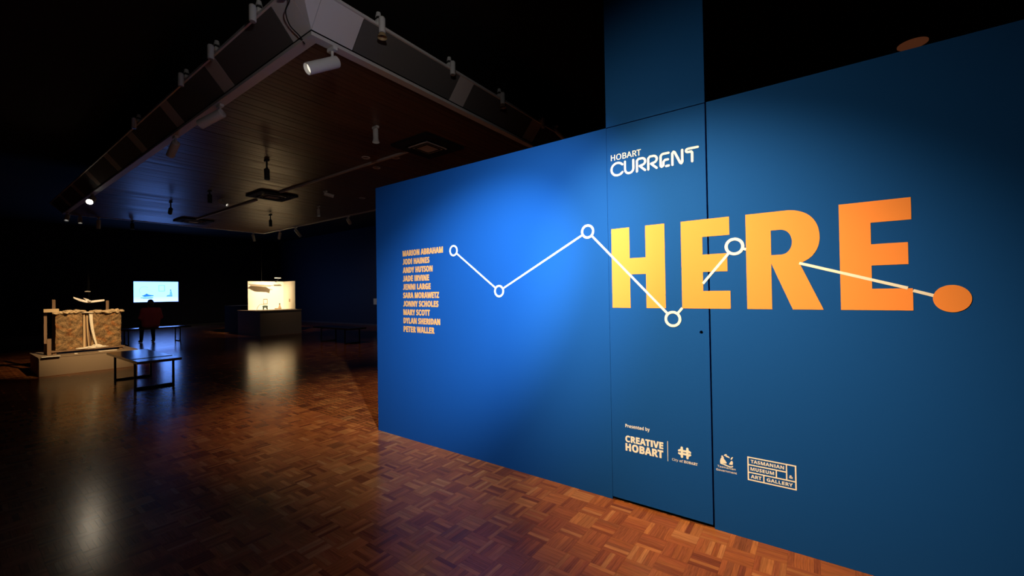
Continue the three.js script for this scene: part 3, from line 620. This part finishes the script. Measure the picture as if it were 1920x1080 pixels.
// ------------------------------------------------------------------ waterfall sculpture on its low plinth
{
  const pl = thing('low_plinth', 'low pale wooden plinth carrying the waterfall sculpture', 'plinth', [1.9, 0, -13.25]);
  part('plinth_body', rbox(1.5, 0.37, 1.36, 0.006, 0, 0.185, 0), M.plinth, pl);
  part('plinth_top', rbox(1.52, 0.02, 1.38, 0.004, 0, 0.38, 0), M.plinth, pl);
  const s = thing('waterfall_sculpture', 'brown rocky cliff sculpture with a white waterfall, standing on the low plinth', 'sculpture', [1.93, 0.39, -13.0]);
  // timber stand
  part('base_board', rbox(1.16, 0.025, 0.3, 0.004, 0, 0.06, -0.1), M.timber, s);
  for (const [x, z] of [[-0.52, -0.02], [0.52, -0.02], [-0.52, -0.2], [0.52, -0.2]]) part('foot_block', box(0.06, 0.0475, 0.05, x, 0.02375, z), M.timber, s);
  for (const [x, h] of [[-0.5, 1.16], [0.34, 1.12]]) part('post', box(0.05, h, 0.04, x, h / 2, -0.28), M.timber, s);
  part('post', box(0.06, 0.34, 0.05, -0.6, 0.17, 0.02), M.timber, s); part('post', box(0.045, 0.95, 0.04, -0.63, 0.475, -0.2), M.timber, s);
  part('cross_bar', box(0.22, 0.07, 0.05, -0.56, 0.93, -0.05), M.ledge, s);
  const cliff = (x0, x1, y0, y1, sd) => {
    const w = x1 - x0, h = y1 - y0, g = new THREE.BoxGeometry(w, h, 0.2, Math.round(w / 0.016), Math.round(h / 0.016), 6).translate((x0 + x1) / 2, (y0 + y1) / 2, -0.12);
    const p = g.attributes.position;
    for (let i = 0; i < p.count; i++) {
      const x = p.getX(i), y = p.getY(i), z = p.getZ(i);
      const n = noise.noise(x * 9 + sd, y * 9, z * 6) * 0.5 + noise.noise(x * 24 + sd, y * 20, z * 20) * 0.3 + noise.noise(x * 55, y * 50, z * 40 + sd) * 0.2;
      const edge = Math.min((x - x0), (x1 - x)) / w;
      p.setXYZ(i, x + n * 0.012, y + noise.noise(x * 16, sd, z * 9) * 0.016, z + (z > -0.05 ? n * 0.06 - (edge < 0.06 ? 0.02 : 0) : 0));
    }
    g.computeVertexNormals(); const uv = g.attributes.uv; for (let i = 0; i < uv.count; i++) uv.setXY(i, p.getX(i) * 1.6 + sd, p.getY(i) * 1.6); return g;
  };
  part('cliff', cliff(-0.5, -0.1, 0.075, 0.86, 1.7), M.cliff, s);
  part('cliff', cliff(0.04, 0.53, 0.075, 0.86, 6.3), M.cliff, s);
  part('recess', boxAt(-0.12, 0.07, 0.075, 0.84, -0.2, -0.12), M.timber, s);
  // ledge rocks along the top
  const rock = (x, y, z, sx, sy, sz, sd) => {
    const g = new THREE.IcosahedronGeometry(1, 2), p = g.attributes.position;
    for (let i = 0; i < p.count; i++) { const a = V(p.getX(i), p.getY(i), p.getZ(i)), k = 1 + 0.45 * noise.noise(a.x * 1.6 + sd, a.y * 1.6, a.z * 1.6); p.setXYZ(i, a.x * k * sx + x, a.y * k * sy + y, a.z * k * sz + z); }
    g.computeVertexNormals(); return g;
  };
  for (let i = 0; i < 13; i++) { const x = i < 6 ? -0.5 + i * 0.075 : 0.07 + (i - 6) * 0.077; part('ledge_rock', rock(x, 0.875 + rr(-0.012, 0.03), rr(-0.04, 0.015), rr(0.045, 0.085), rr(0.022, 0.05), rr(0.05, 0.09), i * 3.7), M.ledge, s); }
  // waterfall: two rippled sheets and the foam heap
  const sheet = (xa, xb, wa, wb, z) => {
    const g = new THREE.BoxGeometry(1, 0.74, 0.012, 8, 40, 1), p = g.attributes.position;
    for (let i = 0; i < p.count; i++) { const t = 0.5 - p.getY(i) / 0.74, c = xa + (xb - xa) * t * t, w = wa + (wb - wa) * t; p.setXYZ(i, c + p.getX(i) * w, p.getY(i) + 0.475, p.getZ(i) + z + 0.014 * Math.sin(p.getX(i) * 14) + 0.05 * t * t); }
    g.computeVertexNormals(); return g;
  };
  part('water_sheet', sheet(-0.07, -0.075, 0.03, 0.04, -0.07), M.ledge, s); part('water_sheet', sheet(-0.02, -0.005, 0.03, 0.02, -0.09), M.ledge, s);
  part('water_sheet', sheet(0.03, 0.12, 0.06, 0.035, -0.025), M.foam, s);
  part('water_lip', rock(-0.01, 0.865, -0.03, 0.11, 0.016, 0.06, 44), M.foam, s);
  for (const [x, y, z, a, b] of [[0.11, 0.1, 0.0, 0.09, 0.055], [0.03, 0.09, 0.02, 0.12, 0.03], [-0.1, 0.085, 0.02, 0.12, 0.018], [0.2, 0.085, 0.02, 0.1, 0.02]]) part('foam_heap', rock(x, y, z, a, b, 0.06, x * 50), M.foam, s);
  // loose white pieces lying on the plinth
  const pieces = [['folded_sheet', 'long folded white sheet lying on the low plinth under the sculpture', 0.26, 0.3, 0.2], ['paper_scrap', 'small white scrap lying on the low plinth under the sculpture', -0.24, 0.05, 0.24], ['paper_scrap', 'flat pale board lying at the front left of the low plinth', -0.62, 0.26, 0.45]];
  for (const [n, l, x, w, z] of pieces) { const t = thing(n, l, n.startsWith('folded') ? 'sheet' : 'paper', [1.93 + x, 0.39, -13.0 + z]); part('sheet_body', rbox(w, 0.012, 0.11, 0.004, 0, 0.006, 0), M.foam, t); }
  // white bird hung above
  const b = thing('hanging_bird', 'white paper bird with spread wings hung above the waterfall sculpture', 'bird model', [1.93, 1.5, -13.0]);
  const wing = (sgn) => { const sh = new THREE.Shape(); sh.moveTo(0, 0); sh.quadraticCurveTo(sgn * 0.1, 0.03, sgn * 0.24, sgn < 0 ? 0.1 : 0.035); sh.lineTo(sgn * 0.24, sgn < 0 ? 0.075 : 0.005); sh.quadraticCurveTo(sgn * 0.12, -0.02, 0, -0.03); sh.closePath(); return new THREE.ExtrudeGeometry(sh, { depth: 0.05, bevelEnabled: true, bevelSize: 0.004, bevelThickness: 0.004, bevelSegments: 1, curveSegments: 10 }).translate(0, 0, -0.025); };
  part('wing', wing(-1), M.birdWhite, b); part('wing', wing(1), M.birdWhite, b);
  part('body', new THREE.SphereGeometry(1, 16, 10).scale(0.035, 0.03, 0.09), M.birdWhite, b);
  part('tail', new THREE.ConeGeometry(0.03, 0.1, 10).rotateZ(0.9).translate(-0.05, 0.05, -0.02), M.birdWhite, b);
  part('thread', cyl(0.0012, 0.0012, V(0, 0.02, 0), V(0, 4.29 - 1.5, 0), 5), M.lampDark, b);
  const c = thing('hanging_cloud', 'small white tuft hung above the paper bird', 'model', [1.93, 1.72, -13.15]);
  part('tuft', rock(0, 0, 0, 0.045, 0.014, 0.03, 71), M.birdWhite, c);
  part('thread', cyl(0.0012, 0.0012, V(0, 0.005, 0), V(0, 4.29 - 1.72, 0), 5), M.lampDark, c);
}

// ------------------------------------------------------------------ white diorama display on its brown plinth
{
  const p = thing('display_plinth', 'tall brown plinth carrying the bright white miniature stage', 'plinth', [8.06, 0, -18.4]);
  part('plinth_body', boxAt(-0.8, 0.8, 0, 0.96, -1.0, 1.05), M.plinthBrown, p);
  part('plinth_top', rbox(1.64, 0.025, 2.09, 0.004, 0, 0.9725, 0.025), M.plinthBrown, p);
  const k = thing('black_crate', 'plain black box standing behind the brown plinth', 'box', [8.0, 0, -20.45]);
  part('crate_body', rbox(1.1, 1.13, 1.7, 0.008, 0, 0.565, 0), M.black, k); part('crate_lid', rbox(1.12, 0.03, 1.72, 0.008, 0, 1.145, 0), M.black, k);
  const s = thing('miniature_stage', 'bright white open miniature stage set on the brown plinth', 'display', [8.17, 0.985, -18.9]);
  part('stage_floor', boxAt(-0.72, 0.72, 0, 0.012, 0, 1.1), M.backdrop, s);
  part('back_panel', boxAt(-0.72, 0.72, 0.012, 1.2, -0.02, 0), M.backdrop, s);
  part('side_panel', boxAt(0.7, 0.72, 0.012, 1.2, 0.001, 1.0), M.backdrop, s);
  const f = thing('miniature_picture', 'tiny dark picture frame on the white stage backdrop', 'frame', [8.12, 1.33, -18.9]);
  for (const q of [-1, 1]) { part('frame_bar', box(0.012, 0.2, 0.016, q * 0.075, 0, 0.009), M.tarnish, f); part('frame_bar', box(0.162, 0.012, 0.016, 0, q * 0.1, 0.009), M.tarnish, f); }
  const sw = thing('miniature_switch', 'tiny tan wall plate on the side panel of the stage', 'plate', [8.87, 1.36, -18.35]);
  part('plate_body', rbox(0.012, 0.13, 0.09, 0.003, -0.006, 0, 0), M.beige, sw);
  // flat irregular plate hung level over the stage; the lamp throws its shadow on the backdrop
  const h = thing('hanging_plate', 'flat dark plate hung level over the white stage, shading its backdrop', 'model', [7.9, 2.0, -18.72]);
  const sh = poly([[-0.42, -0.06], [-0.34, -0.14], [-0.1, -0.15], [0.24, -0.13], [0.36, -0.02], [0.3, 0.14], [0.2, 0.1], [-0.2, 0.1], [-0.32, 0.03]]);
  part('plate', new THREE.ExtrudeGeometry(sh, { depth: 0.014, bevelEnabled: true, bevelSize: 0.004, bevelThickness: 0.004, bevelSegments: 1 }).rotateX(Math.PI / 2).rotateZ(-0.06), M.beige, h);
  part('rod', cyl(0.012, 0.009, V(-0.5, 0.055, 0.015), V(0.45, -0.003, 0.015), 8), M.tarnish, h);
  part('thread', cyl(0.0012, 0.0012, V(0, 0.02, 0.015), V(0, 3.0, 0.015), 5), M.lampDark, h);
  // arched branch and green animal-like lump
  const a = thing('miniature_creature', 'small dark green model on splayed legs under a thin arch on the stage', 'model', [7.92, 0.997, -18.5]);
  part('body', new THREE.SphereGeometry(1, 16, 12).scale(0.11, 0.05, 0.06).translate(0.02, 0.13, 0), M.greenDark, a);
  for (const [x, z] of [[-0.04, 0.03], [0.08, 0.03], [-0.04, -0.03], [0.08, -0.03]]) part('leg', cyl(0.012, 0.02, V(x * 1.3, 0, z), V(x, 0.11, z), 8), M.greenDark, a);
  part('arch', new THREE.TubeGeometry(new THREE.CatmullRomCurve3([V(-0.3, 0.0, 0), V(-0.26, 0.12, 0), V(-0.16, 0.22, 0), V(-0.02, 0.2, 0)]), 24, 0.008, 8), M.tarnish, a);
  const g = thing('miniature_figure', 'tiny seated figurine with a dark head on the white stage', 'figurine', [8.5, 0.997, -18.45]);
  part('torso', new THREE.LatheGeometry([[0.001, 0], [0.07, 0], [0.06, 0.05], [0.035, 0.12], [0.03, 0.17], [0.012, 0.19], [0.001, 0.19]].map(([x, y]) => new THREE.Vector2(x, y)), 16), M.beige, g);
  part('lap', rbox(0.2, 0.05, 0.1, 0.02, -0.09, 0.025, 0), M.beige, g);
  part('head', new THREE.SphereGeometry(0.03, 14, 10).translate(0.0, 0.22, 0), M.hair, g);
  const lb = thing('stage_lamp', 'short white lamp bar hung above the white stage', 'lamp', [8.45, 2.32, -18.5]);
  part('lamp_body', rbox(0.26, 0.03, 0.05, 0.01), M.lampWhite, lb); part('lamp_arm', cyl(0.008, 0.008, V(0.1, 0, 0), V(0.1, -0.12, -0.39), 6), M.lampDark, lb); part('lamp_bracket', box(0.03, 0.06, 0.03, 0.1, -0.13, -0.4), M.lampDark, lb);
}

// ------------------------------------------------------------------ video screen on the far wall
{
  const cv = document.createElement('canvas'); cv.width = 512; cv.height = 296; const c = cv.getContext('2d');
  c.fillStyle = '#d3effa'; c.fillRect(0, 0, 512, 296);
  c.fillStyle = '#e6e3f4'; c.fillRect(0, 226, 512, 70); c.fillStyle = '#f2e6f2'; c.fillRect(0, 250, 512, 46);
  c.strokeStyle = '#a9cdea'; c.lineWidth = 5; c.beginPath(); c.arc(118, 130, 56, Math.PI * 0.75, Math.PI * 1.75); c.stroke();
  c.strokeStyle = '#c3dcf2'; c.lineWidth = 4; c.beginPath(); c.moveTo(110, 95); c.lineTo(215, 150); c.stroke();
  c.fillStyle = '#3c6ea8'; c.beginPath(); c.moveTo(86, 205); c.quadraticCurveTo(130, 190, 142, 170); c.quadraticCurveTo(160, 195, 222, 198); c.lineTo(218, 212); c.quadraticCurveTo(150, 218, 120, 222); c.closePath(); c.fill();
  c.fillStyle = '#5b86b4'; c.fillRect(76, 228, 140, 10); c.fillStyle = '#7aa0c4'; c.fillRect(100, 240, 100, 8);
  c.strokeStyle = '#7ba4bd'; c.lineWidth = 6; c.strokeRect(282, 54, 66, 84); c.fillStyle = '#8fb4c6'; c.fillRect(278, 136, 74, 8);
  c.fillStyle = '#34597a'; c.beginPath(); c.arc(420, 126, 9, 0, 7); c.fill();
  c.fillStyle = '#7fa3bb'; c.beginPath(); c.moveTo(412, 140); c.lineTo(432, 140); c.lineTo(440, 190); c.lineTo(440, 222); c.lineTo(368, 222); c.lineTo(376, 200); c.lineTo(408, 190); c.closePath(); c.fill();
  c.fillStyle = '#5f7f99'; c.fillRect(372, 208, 70, 8); c.fillStyle = '#c8b6d6'; c.fillRect(20, 246, 200, 4);
  const tx = new THREE.CanvasTexture(cv); tx.colorSpace = THREE.SRGBColorSpace;
  const t = thing('video_screen', 'bright bluish white video screen on the far dark wall', 'screen', [6.668, 1.35, FARZ + 0.004]);
  const sc = part('screen_case', rbox(1.88, 1.1, 0.05, 0.01, 0, 0.53, 0.025), M.black, t);
  const em = new THREE.MeshStandardMaterial({ color: 0x000000, emissive: new THREE.Color().setRGB(0.17, 0.33, 1), emissiveMap: tx, emissiveIntensity: 5.6, roughness: 0.4 });
  part('screen_image', new THREE.PlaneGeometry(1.83, 1.06).translate(0, 0.53, 0.052), em, sc);
  const al = new THREE.RectAreaLight(new THREE.Color().setRGB(0.2, 0.38, 1.0), 1.2, 1.8, 1.04); al.name = 'screen_glow';
  al.position.set(6.668, 1.88, FARZ + 0.06); al.lookAt(6.668, 1.88, 0); scene.add(al);
}
// label card on the side wall
{
  const t = thing('wall_label', 'small white text card on the dark side wall near the end of the blue partition', 'label', [RIGHTX, 1.2, -17.8]);
  part('card_face', rbox(0.008, 0.3, 0.26, 0.002, -0.004, 0, 0), M.card, t);
}

// ------------------------------------------------------------------ seated visitor in red, seen from behind
{
  const P = thing('person', 'seated visitor in a dark red jacket watching the video screen', 'person', [4.25, 0, -18.5], 0);
  P.scale.set(0.97, 1.07, 0.97);
  // local frame: faces -z, bench seat at y = 0.5
  const field = (bones, lo, hi, cell, k) => {
    const size = Math.max(hi.x - lo.x, hi.y - lo.y, hi.z - lo.z), n = Math.ceil(size / cell) + 3;
    const mc = new MarchingCubes(n, new THREE.MeshBasicMaterial(), false, false, 200000); mc.isolation = 0;
    const half = size / 2 * 1.08, c = lo.clone().add(hi).multiplyScalar(0.5), p = V(0, 0, 0);
    for (let z = 0; z < n; z++) for (let y = 0; y < n; y++) for (let x = 0; x < n; x++) {
      p.set((x - n / 2) / (n / 2) * half + c.x, (y - n / 2) / (n / 2) * half + c.y, (z - n / 2) / (n / 2) * half + c.z);
      let acc = 0;
      for (const [a, ra, b, rb] of bones) {
        const ab = b.clone().sub(a), t = Math.max(0, Math.min(1, p.clone().sub(a).dot(ab) / (ab.lengthSq() || 1)));
        const d = p.distanceTo(a.clone().addScaledVector(ab, t)) - (ra + (rb - ra) * t); acc += Math.exp(-d / k);
      }
      mc.field[x + y * n + z * n * n] = Math.log(acc) * k;
    }
    mc.update();
    const cnt = mc.count, pos = new Float32Array(cnt * 3), nor = new Float32Array(cnt * 3);
    for (let i = 0; i < cnt * 3; i++) { pos[i] = mc.positionArray[i] * half; nor[i] = mc.normalArray[i]; }
    const g = new THREE.BufferGeometry(); g.setAttribute('position', new THREE.BufferAttribute(pos, 3)); g.setAttribute('normal', new THREE.BufferAttribute(nor, 3));
    g.setAttribute('uv', new THREE.BufferAttribute(new Float32Array(cnt * 2), 2)); return g.translate(c.x, c.y, c.z);
  };
  const B = (a, ra, b, rb) => [V(...a), ra, V(...b), rb];
  // jacket: torso and sleeves
  const jacket = [B([0, 0.62, 0.0], 0.17, [0, 0.95, 0.03], 0.16), B([-0.13, 0.6, 0], 0.13, [-0.14, 0.98, 0.02], 0.12), B([0.13, 0.6, 0], 0.13, [0.14, 0.98, 0.02], 0.12), B([-0.2, 1.06, 0.02], 0.075, [0.2, 1.06, 0.02], 0.075), B([0, 1.05, 0.02], 0.08, [0, 1.13, 0.0], 0.07)];
  for (const s of [-1, 1]) jacket.push(B([s * 0.21, 1.06, 0.02], 0.07, [s * 0.28, 0.82, 0.02], 0.058), B([s * 0.28, 0.82, 0.02], 0.056, [s * 0.2, 0.68, -0.22], 0.048));
  const skinBones = [B([0, 1.08, 0.0], 0.055, [0, 1.2, -0.02], 0.052), B([0, 1.24, -0.03], 0.085, [0, 1.3, -0.02], 0.09), B([0, 1.22, -0.09], 0.03, [0, 1.24, -0.1], 0.03)];
  part('body', field([...skinBones, B([0, 0.6, 0], 0.12, [0, 1.05, 0], 0.1), B([-0.1, 0.58, 0], 0.1, [0.1, 0.58, 0], 0.1)], V(-0.35, 0.45, -0.35), V(0.35, 1.42, 0.35), 0.014, 0.02), M.skin, P);
  part('jacket', field(jacket, V(-0.48, 0.45, -0.4), V(0.48, 1.25, 0.4), 0.014, 0.02), M.red, P);
  part('hair', field([B([0, 1.29, 0.0], 0.1, [0, 1.325, -0.01], 0.085), B([0, 1.2, 0.035], 0.07, [0, 1.28, 0.03], 0.085)], V(-0.2, 1.1, -0.2), V(0.2, 1.45, 0.2), 0.008, 0.012), M.hair, P);
  const trousers = [];
  for (const s of [-1, 1]) trousers.push(B([s * 0.1, 0.59, 0], 0.09, [s * 0.15, 0.56, -0.42], 0.07), B([s * 0.15, 0.56, -0.42], 0.068, [s * 0.17, 0.1, -0.42], 0.05));
  trousers.push(B([-0.08, 0.6, 0.02], 0.1, [0.08, 0.6, 0.02], 0.1));
  part('trousers', field(trousers, V(-0.3, 0.03, -0.55), V(0.3, 0.75, 0.2), 0.014, 0.02), M.trousers, P);
  for (const s of [-1, 1]) {
    part('shoe', field([B([s * 0.17, 0.045, -0.4], 0.042, [s * 0.18, 0.04, -0.6], 0.036)], V(s * 0.17 - 0.1, -0.05, -0.7), V(s * 0.17 + 0.1, 0.15, -0.3), 0.01, 0.01), M.shoe, P);
    const hb = [B([s * 0.2, 0.67, -0.24], 0.034, [s * 0.16, 0.665, -0.31], 0.03)];
    for (let f = 0; f < 4; f++) hb.push(B([s * (0.185 - f * 0.016), 0.67, -0.31], 0.0095, [s * (0.16 - f * 0.017), 0.655, -0.37 - (f === 1 || f === 2 ? 0.012 : 0)], 0.0085));
    hb.push(B([s * 0.165, 0.67, -0.26], 0.011, [s * 0.125, 0.668, -0.3], 0.009));
    part('hand', field(hb, V(s * 0.17 - 0.09, 0.58, -0.42), V(s * 0.17 + 0.09, 0.76, -0.2), 0.005, 0.006), M.skin, P);
  }
}

scene.traverse((o) => { if (o.isMesh) { o.castShadow = true; o.receiveShadow = true; } });
renderer.render(scene, camera);
